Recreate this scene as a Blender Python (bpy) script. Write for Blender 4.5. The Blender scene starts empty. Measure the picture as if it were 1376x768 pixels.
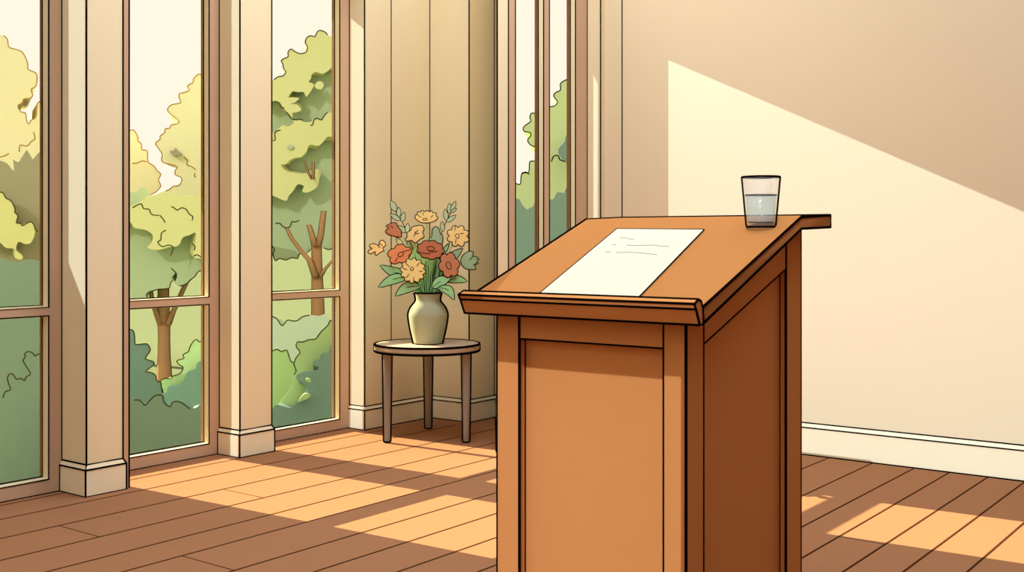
import bpy, math, random
from mathutils import Vector
from mathutils.geometry import tessellate_polygon
random.seed(4)
SC = bpy.context.scene
COL = SC.collection

# ------------------------------------------------------------------ camera
F, Y0, H = 1500.0, 320.0, 1.35
A = math.radians(37.0)
SA, CA = math.sin(A), math.cos(A)
FW = Vector((-SA, CA, 0)); RT = Vector((CA, SA, 0)); UP = Vector((0, 0, 1))
CAMP = Vector((0, 0, H))
cam = bpy.data.cameras.new('camera'); cam.sensor_width = 36; cam.lens = F / 1376 * 36
cam.shift_y = (Y0 - 384) / 1376; cam.clip_start = .05; cam.clip_end = 1000
camo = bpy.data.objects.new('camera', cam); COL.objects.link(camo)
camo.location = CAMP; camo.rotation_euler = (math.pi / 2, 0, A)
SC.camera = camo

def ray(px, py): return FW + RT * ((px - 688) / F) + UP * ((Y0 - py) / F)
def at(px, py, D): return CAMP + ray(px, py) * D
def onX(px, py, X): r = ray(px, py); return CAMP + r * (X / r.x)
def onY(px, py, Y): r = ray(px, py); return CAMP + r * (Y / r.y)
def onZ(px, py, Z=0): r = ray(px, py); return CAMP + r * ((Z - H) / r.z)
def YX(px, X): return onX(px, 300, X).y       # where the sight line of column px crosses a plane x = X
def XY(px, Y): return onY(px, 300, Y).x

# ------------------------------------------------------------------ materials
def lin(c): c /= 255; return c / 12.92 if c <= .04045 else ((c + .055) / 1.055) ** 2.4
def rgb(c, k=1): return tuple(min(lin(v) * k, .97) for v in c) + (1,)
MATS = {}
def mat(name, c, k=1, rough=.9, noise=.02, scale=6, spec=.0):
    if name in MATS: return MATS[name]
    m = bpy.data.materials.new(name); m.use_nodes = True
    nt = m.node_tree; b = nt.nodes['Principled BSDF']
    b.inputs['Roughness'].default_value = rough
    b.inputs['Specular IOR Level'].default_value = spec
    col = rgb(c, k)
    if noise:
        tc = nt.nodes.new('ShaderNodeTexCoord'); nz = nt.nodes.new('ShaderNodeTexNoise')
        nz.inputs['Scale'].default_value = scale; nz.inputs['Detail'].default_value = 3
        mx = nt.nodes.new('ShaderNodeMix'); mx.data_type = 'RGBA'
        mx.inputs[6].default_value = tuple(v * (1 - noise) for v in col[:3]) + (1,)
        mx.inputs[7].default_value = tuple(min(v * (1 + noise), 1) for v in col[:3]) + (1,)
        nt.links.new(tc.outputs['Object'], nz.inputs['Vector'])
        nt.links.new(nz.outputs['Fac'], mx.inputs[0]); nt.links.new(mx.outputs[2], b.inputs['Base Color'])
    else: b.inputs['Base Color'].default_value = col
    MATS[name] = m
    return m
def clear(name, c, body, fac, gl=.03):
    m = bpy.data.materials.new(name); m.use_nodes = True; nt = m.node_tree; nt.nodes.clear()
    o = nt.nodes.new('ShaderNodeOutputMaterial'); t = nt.nodes.new('ShaderNodeBsdfTransparent')
    d = nt.nodes.new('ShaderNodeBsdfDiffuse'); g = nt.nodes.new('ShaderNodeBsdfGlossy')
    t.inputs[0].default_value = rgb(c); d.inputs[0].default_value = rgb(body)
    g.inputs[0].default_value = (1, 1, 1, 1); g.inputs[1].default_value = .05
    m1 = nt.nodes.new('ShaderNodeMixShader'); m2 = nt.nodes.new('ShaderNodeMixShader')
    m1.inputs[0].default_value = fac; m2.inputs[0].default_value = gl
    nt.links.new(t.outputs[0], m1.inputs[1]); nt.links.new(d.outputs[0], m1.inputs[2])
    nt.links.new(m1.outputs[0], m2.inputs[1]); nt.links.new(g.outputs[0], m2.inputs[2])
    nt.links.new(m2.outputs[0], o.inputs[0]); MATS[name] = m
    return m

INK = mat('ink_line', (14, 9, 7), noise=0)
INKB = mat('brown_ink_line', (74, 44, 24), noise=0)
INKG = mat('olive_ink_line', (70, 62, 28), noise=0)
INKY = mat('ochre_ink_line', (176, 132, 62), noise=0)
WALL = mat('cream_plaster', (236, 216, 181), noise=.012, scale=1.5)
TRIMM = mat('cream_trim_paint', (242, 224, 185), noise=.012, scale=2)
BASEM = mat('baseboard_paint', (249, 234, 200), noise=.012, scale=2)
FLOORM = mat('floor_boards', (163, 114, 81), noise=.04, scale=2.5)
FRAME = mat('window_frame_wood', (209, 174, 143), noise=.03, scale=4)
LITREVEAL = mat('sunlit_reveal_wood', (252, 238, 200), noise=.02, scale=4)  # frame wood as if sunlit, brightness put into the colour
GLASS = clear('window_glass', (229, 219, 203), (230, 235, 225), .0, .004)
LWOOD = mat('lectern_wood', (212, 139, 81), noise=.035, scale=3)
LTOP = mat('lectern_desktop_wood', (185, 120, 67), noise=.03, scale=3)
PAPER = mat('white_paper', (218, 207, 180), noise=0)
PENCIL = mat('grey_pencil', (120, 122, 120), noise=0)
TABLEM = mat('taupe_table_wood', (192, 168, 143), noise=.03)
LEGM = mat('taupe_leg_wood', (147, 141, 133), noise=.03)
VASEM = mat('sage_ceramic', (170, 170, 139), noise=.015, rough=.6)

# ------------------------------------------------------------------ mesh builder
class MB:
    def __init__(s): s.v = []; s.f = []; s.m = []; s.s = []
    def add(s, vs, fs, m=0, smooth=False):
        n = len(s.v); s.v += [Vector(p) for p in vs]
        for f in fs: s.f.append([n + i for i in f]); s.m.append(m); s.s.append(smooth)
    def box(s, x0, x1, y0, y1, z0, z1, m=0):
        x0, x1 = sorted((x0, x1)); y0, y1 = sorted((y0, y1)); z0, z1 = sorted((z0, z1))
        v = [(x, y, z) for x in (x0, x1) for y in (y0, y1) for z in (z0, z1)]
        s.add(v, [(0, 1, 3, 2), (4, 6, 7, 5), (0, 4, 5, 1), (2, 3, 7, 6), (0, 2, 6, 4), (1, 5, 7, 3)], m)
    def edges(s, x0, x1, y0, y1, z0, z1, r, m=1, skip=()):
        c = {}
        for i, x in enumerate((x0, x1)):
            for j, y in enumerate((y0, y1)):
                for k, z in enumerate((z0, z1)): c[(i, j, k)] = (x, y, z)
        for a in c:
            for d in range(3):
                if a[d] == 0:
                    b = list(a); b[d] = 1; b = tuple(b)
                    key = ''.join('*' if q == d else str(a[q]) for q in range(3))
                    if key in skip: continue
                    s.tube([c[a], c[b]], r, m)
    def ibox(s, x0, x1, y0, y1, z0, z1, r, skip=(), m=0):
        s.box(x0, x1, y0, y1, z0, z1, m); s.edges(x0, x1, y0, y1, z0, z1, r, skip=skip)
    def tube(s, pts, r, m=1, n=6, closed=False):
        pts = [Vector(p) for p in pts]
        q = [pts[0]]
        for p in pts[1:]:
            if (p - q[-1]).length > 1e-5: q.append(p)
        pts = q; N = len(pts)
        if N < 2: return
        if closed and (pts[0] - pts[-1]).length < 1e-5: pts.pop(); N -= 1
        rr = r if isinstance(r, (list, tuple)) else [r] * N
        T = []
        for i in range(N):
            a = pts[i - 1] if (i > 0 or closed) else pts[i]
            b = pts[(i + 1) % N] if (i < N - 1 or closed) else pts[i]
            t = b - a
            T.append(t.normalized() if t.length > 1e-9 else Vector((0, 0, 1)))
        u = T[0].orthogonal().normalized(); vs = []
        for i in range(N):
            u = (u - T[i] * u.dot(T[i]))
            u = u.normalized() if u.length > 1e-6 else T[i].orthogonal().normalized()
            w = T[i].cross(u)
            for k in range(n):
                a = 2 * math.pi * k / n
                vs.append(pts[i] + (u * math.cos(a) + w * math.sin(a)) * rr[i])
        fs = []
        for i in range(N if closed else N - 1):
            j = (i + 1) % N
            for k in range(n):
                k2 = (k + 1) % n
                fs.append((i * n + k, i * n + k2, j * n + k2, j * n + k))
        if not closed: fs += [tuple(range(n))[::-1], tuple((N - 1) * n + k for k in range(n))]
        s.add(vs, fs, m, True)
    def prism(s, prof, ax, c0, c1, m=0):
        # prof: closed 2D profile in the two axes other than ax
        def mk(p, c):
            return (c, p[0], p[1]) if ax == 'x' else (p[0], c, p[1]) if ax == 'y' else (p[0], p[1], c)
        n = len(prof); v = [mk(p, c0) for p in prof] + [mk(p, c1) for p in prof]
        s.add(v, [(i, (i + 1) % n, n + (i + 1) % n, n + i) for i in range(n)] + [tuple(range(n))[::-1], tuple(range(n, 2 * n))], m)
    def iprism(s, prof, ax, c0, c1, r, skip=()):
        s.prism(prof, ax, c0, c1)
        def mk(p, c):
            return (c, p[0], p[1]) if ax == 'x' else (p[0], c, p[1]) if ax == 'y' else (p[0], p[1], c)
        n = len(prof)
        for c in (c0, c1): s.tube([mk(p, c) for p in prof], r, 1, closed=True)
        for i, p in enumerate(prof):
            if i not in skip: s.tube([mk(p, c0), mk(p, c1)], r, 1)
    def lathe(s, prof, c, n=40, m=0, cap=True):
        vs = []; c = Vector(c)
        for r, z in prof:
            for k in range(n):
                a = 2 * math.pi * k / n; vs.append(c + Vector((r * math.cos(a), r * math.sin(a), z)))
        fs = []
        for i in range(len(prof) - 1):
            for k in range(n):
                k2 = (k + 1) % n; fs.append((i * n + k, i * n + k2, (i + 1) * n + k2, (i + 1) * n + k))
        s.add(vs, fs, m, True)
        if cap:
            L = (len(prof) - 1) * n
            s.add([vs[k] for k in range(n)], [tuple(range(n))[::-1]], m)
            s.add([vs[L + k] for k in range(n)], [tuple(range(n))], m)
    def ring(s, c, r, rr, n=40, m=1):
        c = Vector(c)
        s.tube([c + Vector((r * math.cos(2 * math.pi * k / n), r * math.sin(2 * math.pi * k / n), 0)) for k in range(n)], rr, m, closed=True)
    def slab(s, poly, D, T, cham=0, m=0, ink=0, inkm=1, segs=None, bulge=0):
        """a solid of its own thickness standing at depth D with a traced outline and a rounded front rim"""
        n = len(poly)
        area = sum(poly[i][0] * poly[(i + 1) % n][1] - poly[(i + 1) % n][0] * poly[i][1] for i in range(n))
        if area < 0: poly = poly[::-1]
        best = max(((sum(1 for p in poly if a <= p[0] <= b), a, b) for a, b in ((-3, 60), (172, 276), (364, 452), (490, 652), (690, 769))))
        vis = [p[0] for p in poly if best[1] <= p[0] <= best[2]] or [sum(p[0] for p in poly) / n]
        ax_ = ray(sum(vis) / len(vis), Y0).normalized()          # the solid's own facing direction (horizontal)
        c0 = at(sum(vis) / len(vis), Y0, D); cen = ((min(p[0] for p in poly) + max(p[0] for p in poly)) / 2, (min(p[1] for p in poly) + max(p[1] for p in poly)) / 2)
        def pl(x, y):
            r_ = ray(x, y); return CAMP + r_ * ((c0 - CAMP).dot(ax_) / r_.dot(ax_))
        s.pl, s.ax, s.lift = pl, ax_, cham * .9 + .0004
        base = [pl(x, y) for x, y in poly]; cen = pl(*cen)
        cp = cham * F / D; ins = []
        for i in range(n):
            a, b, c = poly[i - 1], poly[i], poly[(i + 1) % n]
            t = (c[0] - a[0], c[1] - a[1]); L = math.hypot(*t) or 1
            ins.append((b[0] - t[1] / L * cp, b[1] + t[0] / L * cp))
        fr = [pl(x, y) - ax_ * cham * .9 for x, y in ins] if cham else None
        back = [cen + (p - cen) * .84 + ax_ * T for p in base]
        loops = ([fr] if fr else []) + [base, back]
        vs = [p for l in loops for p in l]; fs = []
        for j in range(len(loops) - 1):
            for i in range(n):
                i2 = (i + 1) % n; fs.append((j * n + i, j * n + i2, (j + 1) * n + i2, (j + 1) * n + i))
        src = ins if cham else poly
        tri = tessellate_polygon([[Vector((p[0], p[1], 0)) for p in src]])
        o = (len(loops) - 1) * n
        for t in tri: fs.append(tuple(t)); fs.append(tuple(o + i for i in t[::-1]))
        s.add(vs, fs, m, False)
        if ink and segs is None: s.tube(base, ink, inkm, closed=True)
    def line(s, pts, D, r, m=1):
        """a raised vein or crease lying on the front of the slab built before it"""
        if hasattr(s, 'pl'): s.tube([s.pl(x, y) - s.ax * s.lift for x, y in pts], r, m)
        else: s.tube([at(x, y, D) for x, y in pts], r, m)
    def build(s, name, mats, parent=None, kind=None):
        me = bpy.data.meshes.new(name); me.from_pydata([tuple(v) for v in s.v], [], s.f)
        for mm in mats: me.materials.append(mm)
        for p, mi, sm in zip(me.polygons, s.m, s.s): p.material_index = mi; p.use_smooth = sm
        import bmesh
        bm = bmesh.new(); bm.from_mesh(me); bmesh.ops.recalc_face_normals(bm, faces=bm.faces); bm.to_mesh(me); bm.free()
        o = bpy.data.objects.new(name, me); COL.objects.link(o)
        if parent: o.parent = parent; o.matrix_parent_inverse = parent.matrix_basis.inverted()
        if kind: o['kind'] = kind
        return o
def tag(o, label, cat, group=None):
    o['label'] = label; o['category'] = cat
    if group: o['group'] = group
    return o
def thing(name, label, cat, loc=(0, 0, 0), group=None):
    o = bpy.data.objects.new(name, None); COL.objects.link(o); o.location = loc; o.empty_display_size = .1
    return tag(o, label, cat, group)

def smooth(pts, k=4, closed=True):
    n = len(pts); out = []
    rng = range(n) if closed else range(n - 1)
    for i in rng:
        g = lambda j: pts[j % n] if closed else pts[max(0, min(n - 1, j))]
        p0, p1, p2, p3 = g(i - 1), g(i), g(i + 1), g(i + 2)
        for q in range(k):
            t = q / k
            out.append(tuple(.5 * (2 * p1[d] + (p2[d] - p0[d]) * t + (2 * p0[d] - 5 * p1[d] + 4 * p2[d] - p3[d]) * t * t
                                   + (3 * p1[d] - p0[d] - 3 * p2[d] + p3[d]) * t ** 3) for d in (0, 1)))
    if not closed: out.append(tuple(pts[-1]))
    return out

# ------------------------------------------------------------------ room constants (metres)
R = .0050                                     # ink radius on walls
TOP = 3.7
XW1, XW2, XW3 = -5.52, -5.68, -5.715
c1, c2, c4 = onZ(115, 668), onZ(322, 615), onZ(490, 578)
YB = 6.67                                     # back wall
YAL = 6.34                                    # alcove return wall
X5 = -5.169                                   # front of the last pier
Y6 = 6.62

# floor ---------------------------------------------------------------------
m = MB(); m.box(-5.75, 3, -2, 6.72, -.12, 0)
xs = [-5.46, -5.19, -4.86, -4.53, -4.227, -3.98, -3.634, -3.36, -3.09, -2.83, -2.578, -2.308, -2.06, -1.86, -1.65, -1.455, -1.248, -1.03, -.81, -.59, -.37, -.15, .07, .29, .5]
for i, x in enumerate(xs):
    w = .0050; y1 = 6.66
    if i == 0: y1 = 5.9
    if i == 1: y1 = 6.2
    m.box(x - w, x + w, -1.95, y1, 0, .0012, 1)
for (a, b) in [((79, 705.7), (119, 717)), ((246, 745.5), (295, 762)), ((306, 658), (350, 668)), ((1120.8, 720), (1187, 730))]:
    p = onZ(*a); q = onZ(*b)
    lo = min(xs, key=lambda v: abs(v - min(p.x, q.x))); hi = min([v for v in xs if v > lo])
    y = (p.y + q.y) / 2; m.box(lo, hi, y - .0022, y + .0022, 0, .0012, 1)
for (x, y) in [(-.9, 1.6), (-3.2, 1.9), (-.3, 4.4), (-2.9, 5.6), (-4.3, 1.4)]:
    lo = min(xs, key=lambda v: abs(v - x)); hi = min([v for v in xs if v > lo]); m.box(lo, hi, y - .0022, y + .0022, 0, .0012, 1)
m.build('floor', [FLOORM, INKB], kind='structure')

# piers ---------------------------------------------------------------------
BZ, BT = .140, .166
def pier(name, xb, xf, y0, y1, yr=None):
    ins = .013
    m = MB(); m.ibox(xb, xf - ins, y0 + ins, y1 - ins, 0, TOP, R, skip=('0*0', '0*1', '00*', '01*', '*00', '*10', '1*0'))
    m.tube([(xb + .1, y0 + ins, BT), (xb + .1, y0 + ins, TOP)], R)
    o = m.build(name, [TRIMM, INK], kind='structure')
    p = MB(); p.tube([(xb + .1, y0, 0), (xb + .1, y0, BZ)], R)
    p.ibox(xb, xf, y0, y1, 0, BZ, R, skip=('0*0', '0*1', '00*', '01*'))
    # sloped cap between plinth and shaft
    a = [(xb, y0, BZ), (xf, y0, BZ), (xf, y1, BZ), (xb, y1, BZ)]
    b = [(xb, y0 + ins, BT), (xf - ins, y0 + ins, BT), (xf - ins, y1 - ins, BT), (xb, y1 - ins, BT)]
    p.add(a + b, [(0, 1, 5, 4), (1, 2, 6, 5), (2, 3, 7, 6)], 0)
    p.tube(b, R, 1); p.tube([a[1], b[1]], R * .6); p.tube([a[2], b[2]], R)
    p.build('plinth', [BASEM, INK], o)
    return o
pier('trim_1', XW1 - .1, c1.x, c1.y, YX(170, c1.x))
pier('trim_2', XW2 - .1, c2.x, c2.y, YX(369, c2.x))

# wall between window 3 and the alcove (front x = c4.x), returning to the last pier
def panel_wall(name, polyline, thick_pts, z1=TOP, lines=(), bz=BZ, bt=BT, parentname='baseboard'):
    """polyline: floor line of the room side; thick_pts closes the solid behind it"""
    m = MB(); prof = polyline + thick_pts
    m.prism(prof, 'z', 0, z1)
    for p in polyline[1:-1] if len(polyline) > 2 else []: m.tube([(p[0], p[1], bt), (p[0], p[1], z1)], R)
    for (x, y) in lines: m.tube([(x, y, bt), (x, y, z1)], R * .8)
    o = m.build(name, [TRIMM, INK], kind='structure')
    return o
def offs(poly, d):
    out = []
    for i, p in enumerate(poly):
        ns = []
        for a, b in ((i - 1, i), (i, i + 1)):
            if 0 <= a and b < len(poly):
                t = Vector(poly[b]) - Vector(poly[a]); t.normalize(); ns.append(Vector((t.y, -t.x)))
        n = ns[0] if len(ns) == 1 else (ns[0] + ns[1]) / (1 + ns[0].dot(ns[1]))
        out.append((p[0] + n.x * d, p[1] + n.y * d))
    return out
def baseboard(name, poly, bz=BZ, bt=BT, parent=None, d=.013, lines=True):
    """poly walks along the wall with the room on its right-hand side"""
    o_ = offs(poly, d); n = len(poly); m = MB()
    vs = []
    for p in poly: vs.append((p[0], p[1], 0))
    for p in o_: vs.append((p[0], p[1], 0))
    for p in o_: vs.append((p[0], p[1], bz))
    for p in poly: vs.append((p[0], p[1], bt))
    fs = []
    for i in range(n - 1):
        for l in range(3): fs.append((l * n + i, l * n + i + 1, (l + 1) * n + i + 1, (l + 1) * n + i))
        fs.append((i, 3 * n + i, 3 * n + i + 1, i + 1))
    fs += [(0, n, 2 * n, 3 * n), (n - 1, 4 * n - 1, 3 * n - 1, 2 * n - 1)]
    m.add(vs, fs)
    m.tube([(p[0], p[1], .002) for p in o_], R * 1.1); m.tube([(p[0], p[1], bz) for p in o_], R * .9); m.tube([(p[0], p[1], bt) for p in poly], R * .9)
    for i, p in enumerate(o_):
        if 0 < i < n - 1 or i == 0: m.tube([(p[0], p[1], 0), (p[0], p[1], bz)], R)
    return m.build(name, [BASEM, INK], parent, kind=None if parent else 'structure')

i_ = .013
ws = [(XW3 - .1, c4.y + i_), (c4.x - i_, c4.y + i_), (c4.x - i_, YAL + i_), (X5 - i_, YAL + i_), (X5 - i_, YB)]
ws = [(XW3 - .1, c4.y + i_), (c4.x - i_, c4.y + i_), (c4.x - i_, YAL + i_), (X5 - i_, YAL + i_), (X5 - i_, YB + .01)]
q1 = (c4.x - i_, YX(525.5, c4.x - i_)); q2 = (X5 - i_, YX(664, X5 - i_))
panel_wall('wall_alcove', ws, [(X5 - .2, YB + .01), (X5 - .2, YAL + .25), (XW3 - .1, YAL + .25)], lines=(q1, q2))
baseboard('baseboard_alcove', ws)

# slanted return beside the last window, the window frame, the slim pier and the back wall
X5w = onY(789, 300, Y6).x                      # plane of the far window
Y5a = YX(683, X5w)
X6f = onY(807, 300, Y6).x
XC = XY(836, YB)
YP = -X5w / .7745
wr = [(X5 - i_, YB + .01), (X5w, YP), (X5w, Y5a)]
m = MB(); m.prism(wr + [(-5.07, YB + .01)], 'z', 0, TOP)
for p in wr[1:]: m.tube([(p[0], p[1], BT), (p[0], p[1], TOP)], R)
m.build('wall_return', [TRIMM, INK], kind='structure'); baseboard('baseboard_return', wr, d=.006)
m = MB(); prof = [(X5w - .1, Y6), (X6f, Y6), (X6f, YB + .02), (X5w - .1, YB + .02)]
m.prism(prof, 'z', 0, TOP); m.tube([(X6f, Y6, BT), (X6f, Y6, TOP)], R); m.tube([(X5w, Y6, BT), (X5w, Y6, TOP)], R)
m.build('trim_3', [TRIMM, INK], kind='structure'); baseboard('baseboard_pier', [(X5w, Y6), (X6f, Y6), (X6f, YB)])
m = MB(); m.box(X6f - .002, 3.0, YB, YB + .15, 0, TOP); m.tube([(XC, YB, .2), (XC, YB, TOP)], R * .9)
m.build('wall_back', [WALL, INK], kind='structure')
BB = baseboard('baseboard_back', [(X6f + .014, YB), (2.99, YB)], .172, .200)

# windows -------------------------------------------------------------------
HEAD = 3.08
def window(name, X, ya, yb, pxl, gr, rv, cols=1, mull=None, side=None, z0=.074, tr=(.94, .985), y0end=None):
    """frame standing in the plane X; ya..yb overall, pxl = left clear edge column, gr = glass edge, rv = reveal edge"""
    Yl = YX(pxl, X) if pxl is not None else ya + .035
    Y_s = Yl
    if side: Yl = YX(pxl, side)
    Yr = YX(rv, X); Xg = -Yr * (-XY(gr, 1.0)) if False else XY(gr, Yr)
    Xb = Xg - .03
    m = MB(); r = R * .95
    if side: m.box(X, side, ya, Yl, 0, HEAD + .1); m.tube([(side, Yl, 0), (side, Yl, HEAD)], r)
    m.box(Xb, X, ya, Yl, 0, HEAD + .1); m.box(Xb, X, Yr, yb, 0, HEAD + .1)
    m.box(Xb, X, Yl, Yr, 0, z0); m.box(Xb, X, Yl, Yr, HEAD, HEAD + .1); m.box(Xb, X, Yl, Yr, tr[0], tr[1])
    if mull:
        Ym0, Ym1 = YX(mull[0], X), YX(mull[1], X); m.box(Xb, X, Ym0, Ym1, z0, HEAD)
        spans = [(Yl, Ym0), (Ym1, Yr)]
    else: spans = [(Yl, Yr)]
    for a, b in spans:
        for zz in ((z0, tr[0]), (tr[1], HEAD)):
            m.tube([(X, a, zz[0]), (X, b, zz[0]), (X, b, zz[1]), (X, a, zz[1])], r, closed=True)
    m.tube([(X, ya, 0), (X, yb, 0)], r * 1.1); m.tube([(X, ya, 0), (X, ya, HEAD + .1)], r); m.tube([(X, yb, 0), (X, yb, HEAD + .1)], r)
    o = m.build(name, [FRAME, INK], kind='structure')
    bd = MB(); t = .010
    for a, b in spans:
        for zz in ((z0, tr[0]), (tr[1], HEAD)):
            # pale lining paints the frame's sunlit reveal on all four sides
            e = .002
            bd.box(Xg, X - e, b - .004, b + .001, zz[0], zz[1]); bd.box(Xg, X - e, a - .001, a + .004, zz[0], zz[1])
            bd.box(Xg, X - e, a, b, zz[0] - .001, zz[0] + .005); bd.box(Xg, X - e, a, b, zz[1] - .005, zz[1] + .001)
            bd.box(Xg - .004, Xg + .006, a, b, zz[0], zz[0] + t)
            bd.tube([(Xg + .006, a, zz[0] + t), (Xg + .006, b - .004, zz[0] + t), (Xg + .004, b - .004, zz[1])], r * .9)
    bd.build('sunlit_reveal', [LITREVEAL, INK], o)
    for a, b in spans:
        for zz in ((z0, tr[0]), (tr[1], HEAD)):
            g = MB(); g.box(Xg - .010, Xg - .004, a, b, zz[0], zz[1]); g.build('glass_pane', [GLASS], o)
    return o
P1e = YX(170, c1.x)
window('window_1', XW1, 2.3, c1.y + .02, None, 57.5, 65.5)
window('window_2', XW2, P1e - .02, c2.y + .015, 173.5, 274, 281, side=c1.x - .02)
P2e = YX(369, c2.x)
window('window_3', XW3, P2e - .02, c4.y + i_ - .001, None, 449.8, 456.5)
window('window_4', X5w, Y5a, Y6, 692.5, 766.2, 773.2, mull=(730.4, 738.2))
# wall above and before the windows, and an unseen overhang added outside to block sun
m = MB()
m.box(-5.95, -5.6, -2, 2.31, 0, 5.5); m.box(-5.95, -5.6, 2.3, 6.7, HEAD + .12, 5.5)
m.build('wall_left', [WALL, INK], kind='structure')
m = MB(); m.box(X5w - .15, X5w, Y5a, Y6 + .01, HEAD + .1, TOP); m.build('wall_lintel', [WALL, INK], kind='structure')
m = MB(); m.box(-6.62, -5.93, -2, 6.6, 3.34, 3.5); m.build('sun_block_eave', [TRIMM], kind='structure')
m = MB(); m.box(1.3, 1.45, -2, YB + .15, 0, 6); m.build('light_block_right', [mat('bounce_absorbing_brown', (66, 48, 40))], kind='structure')  # unseen wall, placed and darkened to cut light on the lectern side
m = MB(); m.box(-7.6, -6.6, .5, 3.47, -1.5, 6.2); m.box(-9.6, -8.8, .5, 4.47, 3.55, 6.2); m.box(-9.6, -8.8, .5, 3.3, -1.5, 3.55); m.box(-12.1, -12, .5, 5.6, 5.26, 5.34); m.build('sun_blockers', [WALL], kind='structure')  # unseen blocks and beam added to shape the floor sun patches

# unseen mask behind the viewer, openings cut to shape the second sun --------------------
YRR = -2.0; SL, TD = .30, .485
m = MB()
def piece(a0, a1, b00, b01, b10, b11):
    f = lambda a, b: (a - SL * YRR, b - TD * YRR)
    prof = [f(a0, b00), f(a1, b01), f(a1, b11), f(a0, b10)]
    m.prism(prof, 'y', YRR - .06, YRR)
BB0, BT0 = -.97, 6.45
top = lambda a: 5.827 - .4725 * (a + 1.70)
def colm(a0, a1, *op):
    cur = (BB0, BB0)
    for (l0, l1, h0, h1) in op:
        piece(a0, a1, cur[0], cur[1], l0, l1); cur = (h0, h1)
    piece(a0, a1, cur[0], cur[1], BT0, BT0)
colm(-9, -4.46); colm(-4.46, -4.29, (2.83, 2.58, 5.0, 5.0)); colm(-4.29, -4.215)
colm(-4.215, -4.125, (2.11, 2.11, 5.4, 5.4)); colm(-4.125, -4.0); colm(-4.0, -3.86, (2.74, 2.74, 5.7, 5.6)); colm(-3.86, -2.285)
colm(-2.285, -2.231, (3.225, 3.225, 5.77, 5.67)); colm(-2.231, -1.70)
colm(-1.70, -1.36, (3.235, 3.235, top(-1.70), top(-1.36)))
colm(-1.36, -.665, (.77, .77, 2.36, 2.36), (2.49, 2.49, top(-1.36), top(-.665)))
colm(-.665, -.61, (2.49, 2.49, top(-.665), top(-.61)))
colm(-.61, -.32, (2.49, 3.235, top(-.61), top(-.32)))
colm(-.32, 3.7, (3.235, 3.235, top(-.32), top(3.7))); colm(3.7, 7)
m.build('rear_light_mask', [WALL], kind='structure')

# ------------------------------------------------------------------ lectern
def Zb(y): return 1.1126 + .39 * (y - 2.793)     # underside of the sloping desktop
XL, XR, YF, YK = -2.200, -1.519, 2.84, 3.67
r1, r2 = .0047, .0030
lect = thing('lectern', 'orange-brown wooden lectern with panelled front and sloping desktop', 'lectern', ((XL + XR) / 2, (YF + YK) / 2, 0))
fxl, fxr = XY(698, YF), XY(891.5, YF)            # inner edges of the front stiles
zr = 1.032                                       # underside of the front top rail
def stile(x0, x1, y0, y1, name, matl=LWOOD, sk=()):
    m = MB(); zt0, zt1 = Zb(y0) + .002, min(Zb(y1), 1.386)
    v = [(x0, y0, 0), (x1, y0, 0), (x1, y1, 0), (x0, y1, 0), (x0, y0, zt0), (x1, y0, zt0), (x1, y1, zt1), (x0, y1, zt1)]
    m.add(v, [(0, 3, 2, 1), (4, 5, 6, 7), (0, 1, 5, 4), (1, 2, 6, 5), (2, 3, 7, 6), (3, 0, 4, 7)])
    for i in range(4):
        if i not in sk: m.tube([v[i], v[i + 4]], r1 if i == 1 else r2)
    m.tube(v[4:], r2, closed=True)
    return m.build(name, [matl, INK], lect)
ys1 = YX(945.4, XR); ys2 = YX(1056, XR)
stile(XL, fxl, YF, YF + .09, 'front_stile'); stile(fxr, XR, YF, ys1, 'front_stile')
stile(XR - .06, XR, ys2, YK, 'rear_stile'); stile(XL, XL + .06, YK - .1, YK, 'rear_stile')
m = MB(); m.ibox(fxl, fxr, YF, YF + .06, zr, 1.125, r2); m.build('top_rail', [LWOOD, INK], lect)
m = MB(); m.ibox(fxl, fxr, YF, YF + .06, 0, .12, r2); m.build('bottom_rail', [LWOOD, INK], lect)
m = MB(); m.box(fxl - .01, fxr + .01, YF + .032, YF + .05, .1, zr + .02)
m.tube([(fxl + .0, YF + .031, .12), (fxl + .0, YF + .031, zr)], r2)
m.build('front_panel', [LWOOD, INK], lect)
# right side: sloped rail and recessed panel
def rail(x0, x1, y0, y1, name, z_lo):
    m = MB(); prof = [(y0, z_lo(y0)), (y1, z_lo(y1)), (y1, min(Zb(y1), 1.386)), (y0, Zb(y0))]
    m.iprism(prof, 'x', x0, x1, r2); return m.build(name, [LWOOD, INK], lect)
zl = lambda y: 1.0406 + .349 * (y - 2.948)
rail(XR - .05, XR, ys1, ys2, 'side_rail', zl); rail(XL, XL + .05, YF + .09, YK - .1, 'side_rail', zl)
m = MB(); m.ibox(XR - .05, XR, ys1, ys2, 0, .12, r2); m.build('bottom_rail', [LWOOD, INK], lect)
for xa, xb in ((XR - .036, XR - .022), (XL + .022, XL + .036)):
    m = MB(); prof = [(ys1 - .005, .1), (ys2 + .005, .1), (ys2 + .005, zl(ys2) + .02), (ys1 - .005, zl(ys1) + .02)]
    m.prism(prof, 'x', xa, xb); m.tube([(xb, ys2, .1), (xb, ys2, zl(ys2))], r2)
    m.build('side_panel', [LWOOD, INK], lect)
m = MB(); m.box(XL + .05, XR - .05, YK - .03, YK - .01, .05, 1.36); m.build('back_panel', [LWOOD, INK], lect)
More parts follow.
